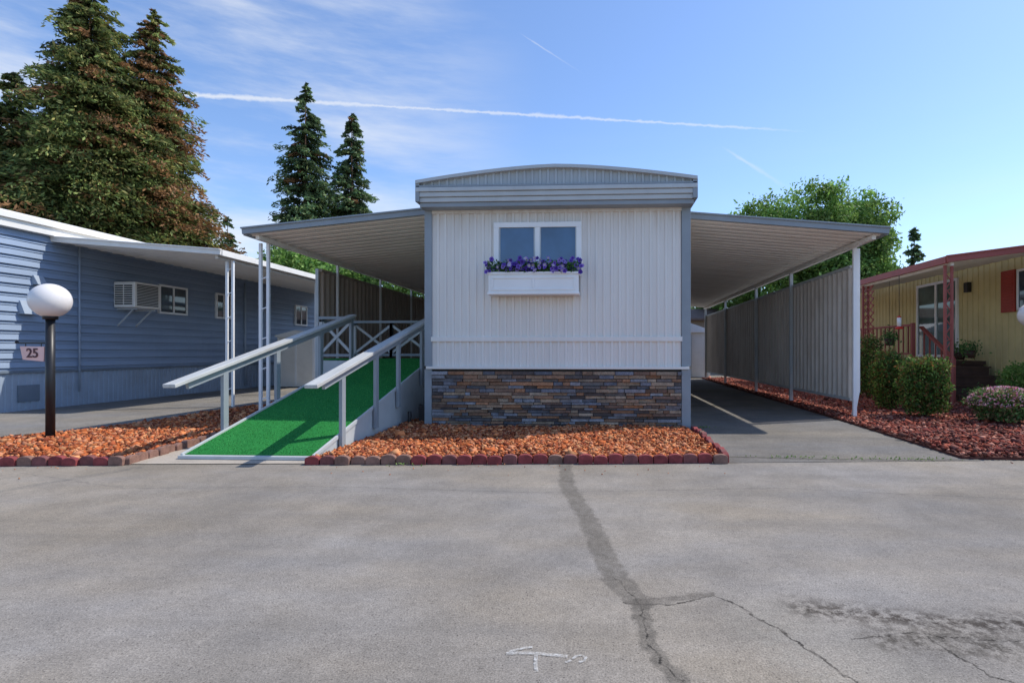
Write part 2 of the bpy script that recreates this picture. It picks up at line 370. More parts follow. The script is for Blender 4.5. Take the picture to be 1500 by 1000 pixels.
# stone skirt
mb=MB(); mb.cols=[]
z=.0; PAL=[(.25,.14,.085),(.15,.155,.18),(.19,.185,.20),(.27,.18,.12),(.13,.115,.11),(.33,.25,.18),(.17,.105,.075),(.24,.245,.27),(.10,.08,.075),(.30,.15,.08)]
rows=[]
while z<.86: h=random.choice([.028,.036,.045,.055]); rows.append((z,min(h,.89-z))); z+=h
x_l,x_r=XL+.105,XR-.125
for zz,h in rows:
    x=x_l
    while x<x_r-.01:
        w=random.uniform(.08,.34); x2=min(x+w,x_r); d=random.uniform(.015,.075)
        g=.003; dz=random.uniform(-.004,.004)
        mb.hexa([(x+g,YF-d,zz+g),(x2-g,YF-d+random.uniform(-.008,.008),zz+g),(x2-g,YF+.02,zz+g),(x+g,YF+.02,zz+g),(x+g,YF-d+random.uniform(-.006,.006),zz+h-g),(x2-g,YF-d,zz+h-g+dz*.4),(x2-g,YF+.02,zz+h-g),(x+g,YF+.02,zz+h-g)])
        c=random.choice(PAL); q=random.uniform(.7,1.3); mb.cols+=[(c[0]*q,c[1]*q,c[2]*q,1)]*8
        x=x2
mb.build('stone_skirting',M_stone,home,.004)
mb=MB(); mb.box(XL+.1,XR-.1,YF-.008,YF+.02,0,.89); mb.build('stone_backing',mat('mortar',(.04,.035,.03),.9),home)
# window
WX0,WX1,WZ0,WZ1=-1.59,-.30,2.27,3.045; wy=YF-.055
mb=MB(); fr=.075
mb.box(WX0,WX1,wy,YF+.01,WZ1-fr,WZ1); mb.box(WX0,WX1,wy,YF+.01,WZ0,WZ0+fr)
mb.box(WX0,WX0+fr,wy,YF+.01,WZ0+fr,WZ1-fr); mb.box(WX1-fr,WX1,wy,YF+.01,WZ0+fr,WZ1-fr)
mx=(WX0+WX1)/2; mb.box(mx-.035,mx+.035,wy+.006,YF+.01,WZ0+fr,WZ1-fr)
mb.build('window_frame',M_white,home,.004)
mb=MB(); mb.box(WX0+fr,mx-.035,YF-.028,YF,WZ0+fr,WZ1-fr); mb.box(mx+.035,WX1-fr,YF-.026,YF,WZ0+fr,WZ1-fr); mb.build('window_glass',M_glass,home)
mb=MB(); 
for a,b in((WX0+fr,WX0+fr+.02),(mx-.055,mx-.035),(mx+.035,mx+.05),(WX1-fr-.015,WX1-fr)): mb.box(a,b,YF-.036,YF-.024,WZ0+fr,WZ1-fr)
mb.build('sash',M_gray_l,home)
mb=MB(); mb.box(-2.78,-2.66,8.15,8.4,.05,.34); mb.cyl((-2.72,8.28,.34),(-2.72,8.28,1.5),.02,n=8); mb.cyl((-2.9,8.1,0),(-2.9,8.1,.25),.03,n=8); mb.build('utility_box',M_black,home,.005)
# flower box
fb=empty('flower_box',(-.96,7.85,2.1))
mb=MB(); a,b=-1.62,-.335; y0,y1=7.72,7.96
mb.box(a,b,y0,y1,1.99,2.25); mb.box(a-.02,b+.02,y0-.02,y1,2.25,2.285); mb.box(a-.015,b+.015,y0-.015,y1,1.965,2.0)
mb.box(a+.04,b-.04,y0-.012,y0-.002,2.19,2.225); mb.box(a+.04,b-.04,y0-.012,y0-.002,2.02,2.05)
for t in (a+.04,a+(b-a)/2-.015,b-.07): mb.box(t,t+.03,y0-.012,y0-.002,2.05,2.19)
mb.build('planter_box',M_white,fb,.004)
n=2000; c=np.stack([rng.uniform(a-.03,b+.04,n),rng.uniform(7.68,7.93,n),2.27+rng.beta(1.5,2,n)*.2],1)
leaves('foliage',c,rng.uniform(.015,.03,n),palette(n,[(.07,.17,.04),(.11,.25,.06),(.04,.09,.02)],None,.3),M_leaf,fb)
V=[];F=[];C=[]
for i in range(150):
    cx_=random.uniform(a-.05,b+.06); cy=random.uniform(7.64,7.74)if i%2 else random.uniform(7.7,7.9); cz=2.29+random.random()**.9*(.2 if i%5 else .1); 
    if cy<7.7: cz-=.03
    nr=Vector((random.uniform(-.6,.6),-1,random.uniform(-.2,.8))).normalized(); u=nr.orthogonal().normalized(); w=nr.cross(u); r=random.uniform(.026,.042)
    base=random.choice([(.20,.10,.60),(.30,.17,.75),(.13,.06,.45),(.45,.33,.80)])
    i0=len(V); V.append(Vector((cx_,cy,cz))+nr*.004); C.append((.03,.015,.12) if i%3 else (.8,.75,.4))
    for k in range(15):
        t=2*math.pi*k/15; rr=r*(1-.22*abs(math.sin(2.5*t))); V.append(Vector((cx_,cy,cz))+u*math.cos(t)*rr+w*math.sin(t)*rr+nr*.012); C.append(base)
    for k in range(15): F.append((i0,i0+1+k,i0+1+(k+1)%15))
npmesh('flowers',np.array([tuple(v) for v in V]),np.array(F),np.array(C),M_leaf,fb)

# ---------------- carport awnings ----------------
def awning(name,xi,zi,xo,zo,y0,y1,period=.2,mats=(M_pan,M_gray),fh=.11):
    e=empty(name,((xi+xo)/2,y0,zo)); s=1 if xo>xi else -1
    mb=MB(); pts=[];y=y0+.02
    while y<y1:
        for f,o,mi in((0,0,0),(.03,.05,1),(.14,.05,0),(.17,0,0),(.52,0,0),(.56,-.016,0),(.64,-.016,0),(.68,0,0)): pts.append((y+f*period,o,mi))
        y+=period
    i0=len(mb.v)
    for y,o,mi in pts: mb.v+=[(xi,y,zi+o),(xo,y,zo+o)]
    for k in range(len(pts)-1):
        mb.f.append((i0+2*k,i0+2*k+1,i0+2*k+3,i0+2*k+2)); mb.mi.append(pts[k][2]); mb.sm.append(False)
    mb.build('roof_pans',[mats[0],M_panshade],e)
    mb=MB(); dz=.035
    def fas(p,q,w,h): mb.beam(p,q,w,h)
    fas((xi,y0-.01,zi+dz),(xo+s*.05,y0-.01,zo+dz),.05,fh); fas((xi,y0-.03,zi+dz+fh*.35),(xo+s*.06,y0-.03,zo+dz+fh*.35),.06,.025)
    fas((xo+s*.03,y0+.02,zo+dz-.01),(xo+s*.03,y1,zo+dz-.01),.06,fh)
    mb.build('fascia',mats[1],e,.004)
    mb=MB(); mb.beam((xo-s*.12,y0+.1,zo-.045),(xo-s*.12,y1,zo-.045),.06,.07); mb.build('beam',mats[0],e)
    return e
awR=awning('carport_awning',XR+.01,3.27,4.38,2.99,8.7,23,.24)
awL=awning('carport_awning.001',XL-.01,3.30,-5.62,3.02,8.35,23,.24)
def posts(e,x,ys,zt,m,w=.045):
    mb=MB()
    for y in ys: mb.beam((x,y,0),(x,y,zt),w,w,(0,1,0))
    return mb.build('posts',m,e,.003)
def dposts(e,x,ys,zt,m,z0=0):
    mb=MB()
    for y in ys:
        for dx in(-.07,.06): mb.beam((x+dx,y,z0),(x+dx,y,zt),.045,.045,(0,1,0))
        for z in np.arange(.35,zt-.1,.5): mb.beam((x-.07,y,z),(x+.06,y,z+.05),.012,.018)
    return mb.build('corner_posts',m,e,.003)
dposts(awL,-5.60,[8.8],2.95,M_white)
posts(awL,-5.5,[11.1,13.3,15.5,17.8,20,22.5],2.98,M_white)
mb=MB(); mb.beam((4.30,9.55,0),(4.30,9.55,2.93),.06,.05,(0,1,0)); mb.beam((4.42,9.7,.45),(4.42,9.7,2.93),.06,.05,(0,1,0)); mb.beam((4.30,9.62,0),(4.42,9.7,.47),.05,.05,(0,1,0))
mb.box(4.24,4.46,9.5,9.76,0,.012); mb.build('corner_posts',M_white,awR,.003)
posts(awR,4.27,[12.6,15.4,19.2,22.8],2.95,M_gray_l,.07)

# ---------------- corrugated fences ----------------
def fence(name,x,nx,y0,y1,z0,z1,m,m2):
    e=empty(name,(x,y0,0)); mb=MB(); CP=[(0,0),(.2,0),(.32,.045),(.62,.045),(.74,0)]
    mb.corr((x,y0,0),(0,1,0),(nx,0,0),y1-y0,z0,z1,.21,CP); mb.build('corrugated_panels',m,e)
    mb=MB()
    for z in(z0+.02,z1-.01): mb.beam((x,y0,z),(x,y1,z),.10,.05)
    mb.beam((x-nx*.03,y0,(z0+z1)/2+.3),(x-nx*.03,y1,(z0+z1)/2+.3),.04,.04)
    mb.build('rails',m2,e); return e
fence('metal_fence',4.36,-1,9.75,23,.30,2.64,M_fence,M_gray_l)
fence('metal_fence.001',-5.62,1,10.6,23,.45,2.78,M_fence2,M_fence2)
mb=MB()
for y in (10.6,11.1,13.3,15.5): mb.beam((-5.66,y,0),(-5.66,y,2.8),.06,.06,(0,1,0))
mb.build('fence_posts',M_gray_l,bpy.data.objects['metal_fence.001'])

# ---------------- ramp ----------------
ramp=empty('wheelchair_ramp',(-3.8,7.5,0))
m,nt,b=new_mat('artificial_turf'); M_turf=m; co=objco(nt)
n1=noise(nt,co,180,3,.8); n2=noise(nt,objco(nt,(1,.4,1)),2.5,5,.6)
c=mixc(nt,mrange(nt,n1,.32,.68,0,1),(.010,.11,.025),(.05,.34,.08)); c=mixc(nt,mrange(nt,n2,.35,.7,0,.5),c,(.02,.18,.045))
nt.links.new(c,b.inputs['Base Color']); b.inputs['Roughness'].default_value=.9; b.inputs['Specular IOR Level'].default_value=.08
bn=N(nt,'ShaderNodeBump'); bn.inputs['Strength'].default_value=.7; bn.inputs['Distance'].default_value=.006; nt.links.new(n1,bn.inputs['Height']); nt.links.new(bn.outputs[0],b.inputs['Normal'])
RL,RR,RY0,RY1,RZ=-4.48,-3.07,5.62,9.7,1.02
mb=MB()
mb.hexa([(RL,RY0+.03,.03),(RR,RY0+.03,.03),(RR,RY1,RZ-.02),(RL,RY1,RZ-.02),(RL,RY0+.03,.05),(RR,RY0+.03,.05),(RR,RY1,RZ),(RL,RY1,RZ)])
mb.box(-5.14,-2.68,RY1+.002,11.1,RZ-.02,RZ); mb.build('turf_surface',M_turf,ramp)
n=24000; u=rng.uniform(RL+.01,RR-.01,n); t=rng.uniform(0,1,n)**1.3; yy=RY0+.04+t*(RY1-RY0-.05)
c=np.stack([u,yy,.054+t*(RZ-.05)],1); dv=np.tile(np.array([[0,0,1.]]),(n,1))
leaves('turf_blades',c,rng.uniform(.005,.010,n),palette(n,[(.045,.30,.065),(.09,.40,.10),(.03,.18,.045)],None,.3),M_leaf,ramp,dirv=dv,wid=.3)
mb=MB(); mb.extr([(RY0,.01),(RY1,.01),(RY1,RZ-.03),(RY0,.028)],'x',RR-.005,RR+.02); mb.extr([(RY0,.01),(RY1,.01),(RY1,RZ-.03),(RY0,.028)],'x',RL-.02,RL+.005)
mb.box(-5.15,RL-.03,RY1,RY1+.03,.02,RZ-.03); mb.box(RR+.03,-2.68,RY1,RY1+.03,.02,RZ-.03); mb.box(-5.17,-5.14,RY1,11.1,.02,RZ-.03)
mb.build('side_panels',M_gray_l,ramp,.003)
mb=MB(); mb.box(RL-.03,RR+.03,RY0-.04,RY0+.025,.01,.045)
for x in(RL-.015,RR+.022): mb.beam((x,RY0,.04),(x,RY1,RZ+.008),.026,.045)
mb.build('edge_trim',M_gray_l,ramp,.003)
rail_z=lambda y: .80+(y-5.55)*(1.80-.80)/(9.7-5.55)
mb=MB()
for x in(RL-.06,RR+.06): mb.beam((x,5.5,rail_z(5.5)),(x,9.75,rail_z(9.75)),.14,.04)
mb.build('handrails',mat('rail_top_paint',(.50,.51,.50),.5,.12,3,stretch=(4,.6,1),dirt=(.34,.32,.29)),ramp,.005)
mb=MB()
sz=lambda y: max(.02,(y-RY0)/(RY1-RY0)*RZ)
for x,ys in((RL-.06,(6.35,7.42,8.6,9.68)),(RR+.055,(6.2,7.15,7.95,9.0))):
    for y in ys: mb.box(x-.02,x+.02,y-.045,y+.045,max(.02,sz(y)-.25),rail_z(y)-.02)
for x in(RL-.06,RR+.06): mb.beam((x,5.75,rail_z(5.75)-.065),(x,9.7,rail_z(9.7)-.065),.035,.085)
mb.build('rail_posts',M_gray,ramp,.003)
def xpanel(x0,x1,y,z0,z1):
    mb.beam((x0,y,z0),(x1,y,z1),.03,.05); mb.beam((x0,y+.012,z1),(x1,y+.012,z0),.03,.05)
    mb.box(x0-.03,x0+.03,y-.03,y+.03,z0-.1,z1+.05); mb.box(x1-.03,x1+.03,y-.03,y+.03,z0-.1,z1+.05)
mb=MB()
for (x0,x1,y) in((-5.12,-4.56,9.72),(-5.12,-4.35,11.08),(-4.35,-3.55,11.08),(-3.55,-2.75,11.08)): xpanel(x0,x1,y,RZ+.1,RZ+.68)
mb.build('cross_balustrade',M_gray_l,ramp,.002)
mb=MB(); mb.box(-5.17,-4.5,9.69,9.76,RZ+.72,RZ+.77); mb.box(-5.17,-2.7,11.04,11.12,RZ+.72,RZ+.77); mb.box(-5.17,-5.09,9.69,11.12,RZ+.67,RZ+.718)
for z in(RZ+.04,): mb.box(-5.17,-4.5,9.70,9.75,z,z+.05); mb.box(-5.17,-2.7,11.05,11.11,z,z+.05)
mb.build('balustrade_rails',M_gray,ramp,.003)

# ---------------- lamp posts, number sign ----------------
M_globe=mat('lamp_globe',(.80,.76,.73),.25,.02,2)
def lamp(name,x,y):
    e=empty(name,(x,y,0)); mb=MB(); mb.cyl((x,y,0),(x,y,1.56),.048,n=16); mb.cyl((x,y,1.56),(x,y,1.62),.075,.085,n=16); mb.cyl((x,y,0),(x,y,.06),.075,n=16)
    mb.build('pole',M_black,e); mb=MB(); mb.sphere((x,y,1.80),.215,36,22); mb.build('globe',M_globe,e); return e
lamp('lamp_post',-7.02,6.6); lamp('lamp_post.001',7.62,10.1)
sg=empty('house_number_sign',(-7.22,6.55,1.12))
mb=MB(); mb.beam((-7.42,6.58,1.26),(-7.05,6.58,1.26),.02,.02); mb.cyl((-7.42,6.58,1.26),(-7.46,6.58,1.285),.01); mb.sphere((-7.45,6.58,1.275),.02,8,6)
for x in(-7.33,-7.12): mb.cyl((x,6.58,1.20),(x,6.58,1.26),.005,n=6)
mb.build('bracket',M_black,sg)
mb=MB(); mb.hexa([(-7.36,6.57,1.05),(-7.08,6.57,1.025),(-7.08,6.585,1.025),(-7.36,6.585,1.05),(-7.40,6.57,1.22),(-7.07,6.57,1.215),(-7.07,6.585,1.215),(-7.40,6.585,1.22)]); mb.build('board',mat('sign_board',(.85,.56,.50),.5,.08,4),sg,.003)
fc=bpy.data.curves.new('digits','FONT'); fc.body='25'; fc.size=.165; fc.align_x='CENTER'; fc.align_y='CENTER'; fc.extrude=.003; fc.offset=.002
fo=bpy.data.objects.new('digits',fc); COL.objects.link(fo); fo.parent=sg; fo.rotation_euler=(math.radians(90),0,0); fo.location=Vector((-7.225,6.565,1.128))-sg.location; fc.materials.append(mat('sign_digits',(.10,.03,.04),.5))

# ---------------- blue mobile home ----------------
bl=empty('blue_mobile_home',(-11.3,12,0))
M_blue=mat('blue_siding',(.26,.335,.45),.5,.08,1.5,stretch=(1,.3,3),dirt=(.18,.235,.33),dirtamt=.4)
M_bluesk=mat('blue_skirting',(.34,.41,.50),.55,.1,2,dirt=(.25,.27,.30))
M_cream=mat('cream_metal',(.80,.77,.71),.5,.05,2,dirt=(.55,.5,.42),dirtamt=.3)
BX=-11.26; by0,by1=8.0,21.2
mb=MB(); mb.box(BX-4,BX-.04,by0,by1,0,3.5); mb.build('body',M_blue,bl)
mb=MB(); z=.78; kk=0
while z<3.5:
    z2=min(z+(.12 if kk%2 else .06),3.52); o1=.042 if kk%2 else .02; kk+=1
    nseg=66
    for i in range(nseg):
        ya=by0+(by1-by0)*i/nseg; yb=by0+(by1-by0)*(i+1)/nseg
        wa=.008*math.sin(ya*5.1+z*3)*math.sin(ya*1.7+z); wb=.008*math.sin(yb*5.1+z*3)*math.sin(yb*1.7+z)
        mb.face([(BX+o1+wa,ya,z),(BX+o1+wb,yb,z),(BX+.004+wb,yb,z2),(BX+.004+wa,ya,z2)]); mb.face([(BX-.02,ya,z),(BX-.02,yb,z),(BX+o1+wb,yb,z),(BX+o1+wa,ya,z)])
    z=z2
mb.build('lap_siding',M_blue,bl)
mb=MB(); mb.corr((BX+.0,by0,0),(0,1,0),(1,0,0),by1-by0,0,.74,.12,[(0,0),(.45,0),(.5,.012),(.95,.012)]); mb.build('skirting',M_bluesk,bl)
mb=MB(); mb.box(BX-.02,BX+.05,by0,by1,.74,.79)
for y in (9.95,14.2): mb.box(BX,BX+.03,y,y+.4,.18,.5)
mb.build('trim',mat('blue_trim',(.16,.2,.25),.6,.1),bl)
mb=MB(); mb.extr([(BX+.14,3.50),(BX+.14,3.78),(BX-.1,3.86),(BX-2.0,4.1),(BX-4.2,3.8),(BX-4.2,3.5)],'y',by0-.1,by1+.1); mb.build('roof',M_cream,bl)
mb=MB(); mb.box(BX+.14,BX+.19,by0-.1,by1,3.66,3.77); mb.build('gutter',M_cream,bl,.004)
def swin(e,x,nx,y0,y1,z0,z1,fm=M_white,gm=M_glassd):
    mb=MB(); a,b=sorted((x,x+nx*.06)); f=.05
    mb.box(a,b,y0,y1,z0,z0+f); mb.box(a,b,y0,y1,z1-f,z1); mb.box(a,b,y0,y0+f,z0+f,z1-f); mb.box(a,b,y1-f,y1,z0+f,z1-f); ym=(y0+y1)/2; mb.box(a,b,ym-.02,ym+.02,z0+f,z1-f); mb.build('window_frame',fm,e,.003)
    a,b=sorted((x,x+nx*.04)); mb=MB(); mb.box(a,b,y0+f,y1-f,z0+f,z1-f); mb.build('window_glass',gm,e)
for y0,y1 in((13.25,14.2),(15.3,15.95),(19.4,20.2)): swin(bl,BX+.02,1,y0,y1,2.12,2.86)
mb=MB()
for y,z,s in((10.2,2.60,.12),(9.95,2.05,.17)): mb.hexa([(BX,y,z-s),(BX+.16,y,z-s),(BX+.16,y+s*1.6,z-s),(BX,y+s*1.6,z-s),(BX,y,z+s*.6),(BX+.06,y,z+s*.5),(BX+.06,y+s*1.6,z+s*.5),(BX,y+s*1.6,z+s*.6)])
mb.build('wall_vents',M_bluesk,bl,.004)
mb=MB(); mb.cyl((BX+.06,11.15,.3),(BX+.06,11.15,3.4),.018,n=8); mb.cyl((BX+.06,16.6,.1),(BX+.06,16.6,3.3),.03,n=8); mb.build('conduit',M_bluesk,bl)
ac=empty('air_conditioner',(-11,12.3,2.4))
mb=MB(); mb.box(BX+.03,-10.72,12.0,12.72,2.17,2.76); mb.build('case',M_cream,ac,.02)
mb=MB()
for r in range(2):
    for k in range(9):
        z=2.24+k*.052; mb.box(BX+.07+r*.22,BX+.26+r*.22,11.99,12.005,z,z+.028)
for k in range(14): z=2.22+k*.036; mb.box(-10.725,-10.712,12.06,12.66,z,z+.02)
mb.build('louvres',M_black,ac)
mb=MB()
for y in(12.1,12.6): mb.beam((BX+.03,y,2.14),(-10.75,y,2.14),.03,.03); mb.beam((BX+.03,y,1.75),(-10.85,y,2.12),.025,.025)
mb.build('brackets',M_gray_l,ac)
bw=awning('porch_awning',BX+.02,3.42,-7.7,3.12,10.6,21.2,.3,(M_cream,M_cream),.12)
dposts(bw,-7.78,[11.05,14.6,17.6,20.8],3.05,M_white)
sh=empty('garden_shed',(-9.8,17.6,0)); mb=MB(); mb.box(-10.4,-9.2,17,18.6,.03,1.62); mb.build('body',M_cream,sh)
mb=MB(); mb.extr([(-10.46,1.62),(-9.14,1.62),(-9.14,1.67),(-9.8,1.84),(-10.46,1.67)],'y',16.95,18.65); mb.build('roof',M_white,sh)
mb=MB()
for x in(-10.38,-9.82,-9.79,-9.24): mb.box(x,x+.03,16.98,17.0,.08,1.58)
mb.build('door_trim',M_white,sh)
sh=empty('garden_shed.001',(3.9,24.5,0)); mb=MB(); mb.box(3.0,4.75,24.3,26,.03,2.0); mb.build('body',M_cream,sh)
mb=MB(); mb.extr([(2.9,2.0),(4.85,2.0),(4.85,2.06),(3.9,2.4),(2.9,2.06)],'y',24.2,26.1); mb.build('roof',M_white,sh)
mb=MB()
for x in(3.2,3.9,4.6): mb.box(x,x+.04,24.27,24.3,.1,1.9)
mb.build('door_trim',M_gray_l,sh)
bh=empty('brown_mobile_home',(2,32,0)); mb=MB(); mb.box(-8,7,31,35,0,2.9); mb.build('walls',mat('brown_wall',(.25,.18,.13),.7),bh); mb=MB(); mb.extr([(30.6,2.9),(35.4,2.9),(35.4,3.0),(33,3.7),(30.6,3.0)],'x',-8.3,7.3); mb.build('roof',mat('brown_roof',(.14,.09,.07),.8),bh)
mb=MB()
for x in(-5,-1,3): mb.box(x,x+1.2,30.96,30.995,1.2,2.2)
mb.build('windows',M_glassd,bh)

# ---------------- yellow mobile home ----------------
ye=empty('yellow_mobile_home',(9.3,14,0)); YX=9.3
M_yel=mat('yellow_siding',(.66,.56,.27),.6,.06,2,dirt=(.48,.40,.2))
M_red=mat('red_paint',(.32,.075,.06),.5,.1,3); M_shut=mat('shutter_red',(.38,.05,.035),.5,.1,3)
M_brown=mat('dark_brown_wood',(.07,.035,.025),.6,.2,5)
mb=MB(); mb.box(YX+.03,YX+4,9.6,23,0,3.28); mb.build('body',M_yel,ye)
mb=MB(); mb.corr((YX,23,0),(0,-1,0),(-1,0,0),13.4,0,3.28,.2,[(0,0),(.78,0),(.82,-.02),(.95,-.02)]); mb.build('siding',M_yel,ye)
mb=MB(); mb.extr([(YX-.2,3.28),(YX+4.2,3.28),(YX+4.2,3.45),(YX+2,3.95),(YX-.2,3.45)],'y',9.4,23.2); mb.build('roof',M_red,ye)
mb=MB(); f=.07; y0,y1,z0,z1=14.75,16.6,1.0,3.08; x0,x1=YX-.06,YX-.003
for a in((y0,y0+f),(y1-f,y1),((y0+y1)/2-.04,(y0+y1)/2+.04)): mb.box(x0,x1,a[0],a[1],z0,z1)
mb.box(x0+.004,x1,y0+f,y1-f,z1-f,z1); mb.box(x0+.004,x1,y0+f,y1-f,z0,z0+f); mb.build('door_frame',M_white,ye,.004)
mb=MB(); mb.box(YX-.03,YX-.001,y0+f,y1-f,z0+f,z1-f); mb.build('sliding_door_glass',glass_mat('door_glass',(.10,.17,.16)),ye)
swin(ye,YX,-1,11.3,12.7,2.08,2.98)
mb=MB(); 
for y in(12.76,10.85):
    mb.box(YX-.06,YX-.02,y,y+.42,2.05,3.0)
    for k in range(12): z=2.12+k*.07; mb.box(YX-.075,YX-.055,y+.05,y+.37,z,z+.03)
mb.build('shutters',M_shut,ye,.004)
mb=MB(); mb.box(YX-.12,YX-.02,14.25,14.4,2.65,2.9); mb.build('wall_lamp',M_black,ye,.01)
ya=awning('porch_awning.001',YX-.22,3.22,6.75,2.92,11.0,21,.3,(M_cream,M_red),.14)
dposts(ya,6.86,[11.2,14.6,18],2.86,M_red)
mb=MB()
for i in range(14):
    zz=.5+i*.18
    mb.beam((6.86,14.2,zz),(6.86,14.8,min(zz+.4,2.85)),.012,.03); mb.beam((6.87,14.8,zz),(6.87,14.2,min(zz+.4,2.85)),.012,.03)
mb.build('lattice',M_red,ya)
mb=MB()
for z in np.arange(.3,2.6,.3): mb.beam((6.80,11.2,z),(6.91,11.2,z+.15),.014,.02); mb.beam((6.91,11.2,z+.15),(6.80,11.2,z+.3),.014,.02)
mb.build('post_scrollwork',M_red,ya)
pd=empty('porch_deck',(8.4,15,0)); mb=MB(); mb.box(7.5,YX-.1,13.6,18,.85,.93)
mb.box(7.52,7.58,13.65,18,.0,.85); mb.box(7.58,YX-.12,13.65,13.7,0,.85)
for k in range(4): mb.box(7.85,9.1,12.45+k*.3,12.45+k*.3+.3,0.02,.2+k*.2-.04); mb.box(7.82,9.13,12.42+k*.3,12.45+k*.3+.3,.2+k*.2-.038,.2+k*.2)
mb.build('steps_and_deck',M_brown,pd,.004)
mb=MB(); mb.beam((7.75,12.5,1.0),(7.75,13.7,1.75),.09,.05); mb.beam((7.75,12.5,0),(7.75,12.5,1.0),.08,.08,(0,1,0)); mb.beam((7.55,13.7,.93),(7.55,13.7,1.85),.08,.08,(0,1,0)); mb.beam((7.55,13.7,1.8),(7.55,18,1.8),.09,.05); mb.beam((7.55,13.7,1.1),(7.55,18,1.1),.05,.05)
for y in np.arange(13.9,18,.22): mb.beam((7.55,y,1.1),(7.55,y,1.8),.03,.03,(0,1,0))
for t in np.linspace(.15,.9,5): mb.beam((7.75,12.5+1.2*t,.3+.6*t),(7.75,12.5+1.2*t,1.0+.75*t),.03,.03,(0,1,0))
mb.build('railing',M_red,pd,.003)
fd=empty('bird_feeder',(6.75,12.7,1.8)); mb=MB(); mb.cyl((6.7,12.7,1.95),(6.7,12.7,2.9),.006,n=6); mb.build('cord',M_black,fd)
mb=MB(); mb.cyl((6.7,12.7,1.72),(6.7,12.7,1.92),.045,n=12); mb.build('bottle',M_white,fd)
mb=MB(); mb.cyl((6.7,12.7,1.66),(6.7,12.7,1.72),.09,.06,n=14); mb.cyl((6.7,12.7,1.92),(6.7,12.7,1.96),.05,.02,n=14); mb.build('base',mat('feeder_red',(.6,.03,.02),.3),fd)
def pot(name,x,y,z,r=.12,hang=True):
    e=empty(name,(x,y,z)); mb=MB(); mb.cyl((x,y,z),(x,y,z+r*1.4),r*.7,r,n=14)
    if hang: mb.cyl((x,y,z+r),(x,y,2.9),.004,n=5)
    mb.build('pot',M_brown,e); n=260; c=np.array([x,y,z+r*1.6])+rng.normal(size=(n,3))*r*.75
    leaves('foliage',c,rng.uniform(.02,.05,n),palette(n,[(.08,.17,.05),(.13,.26,.08)],None,.3),M_leaf,e)
pot('potted_plant',6.95,13.6,1.3); pot('potted_plant.001',8.7,13.4,1.0,.13,False); pot('potted_plant.002',8.9,14.1,.95,.14,False)
pot('potted_plant.003',7.5,11.4,.03,.13,False)

# ---------------- shrubs ----------------
def shrub(name,x,y,w,h,n,pal,seed,flowers=None,round_=.35):
    e=empty(name,(x,y,0)); 
    mb=MB()
    for k in range(7):
        a=k*.9; mb.cyl((x,y,0),(x+math.cos(a)*w*.3,y+math.sin(a)*w*.3,h*.6),.014,.006,n=6)
    mb.build('stems',M_bark,e)
    d=unit(rng.normal(size=(n,3))); p=4.5
    s=(np.abs(d)**p).sum(1,keepdims=True)**(-1/p); d=d*((1-round_)*s+round_*1.0)
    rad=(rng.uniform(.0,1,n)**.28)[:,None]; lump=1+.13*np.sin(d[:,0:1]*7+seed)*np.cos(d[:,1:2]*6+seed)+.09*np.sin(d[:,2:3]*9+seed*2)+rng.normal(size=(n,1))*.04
    c=d*rad*lump*np.array([w/2,w/2,h/2*.92])+np.array([x,y,h/2+.07]); 
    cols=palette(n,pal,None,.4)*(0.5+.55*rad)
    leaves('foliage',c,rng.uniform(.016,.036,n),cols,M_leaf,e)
    if flowers:
        k=900; d=unit(rng.normal(size=(k,3))); d[:,2]=np.abs(d[:,2])*1; c=d*np.array([w/2,w/2,h/2])*1.03+np.array([x,y,h/2+.05])
        leaves('flowers',c,rng.uniform(.014,.028,k),palette(k,flowers,None,.2),M_leaf,e)
BOX=[(.08,.16,.03),(.13,.24,.05),(.04,.08,.02),(.20,.28,.07),(.22,.11,.04)]
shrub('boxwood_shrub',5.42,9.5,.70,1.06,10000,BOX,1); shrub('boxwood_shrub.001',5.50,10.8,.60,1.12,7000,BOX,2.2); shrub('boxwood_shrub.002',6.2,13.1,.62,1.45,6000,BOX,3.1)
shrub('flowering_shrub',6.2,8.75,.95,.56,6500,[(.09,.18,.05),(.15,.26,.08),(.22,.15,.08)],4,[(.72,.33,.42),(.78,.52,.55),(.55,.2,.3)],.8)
shrub('green_shrub',7.9,10.6,.9,.95,5000,[(.20,.31,.07),(.13,.25,.05)],5,None,.8)

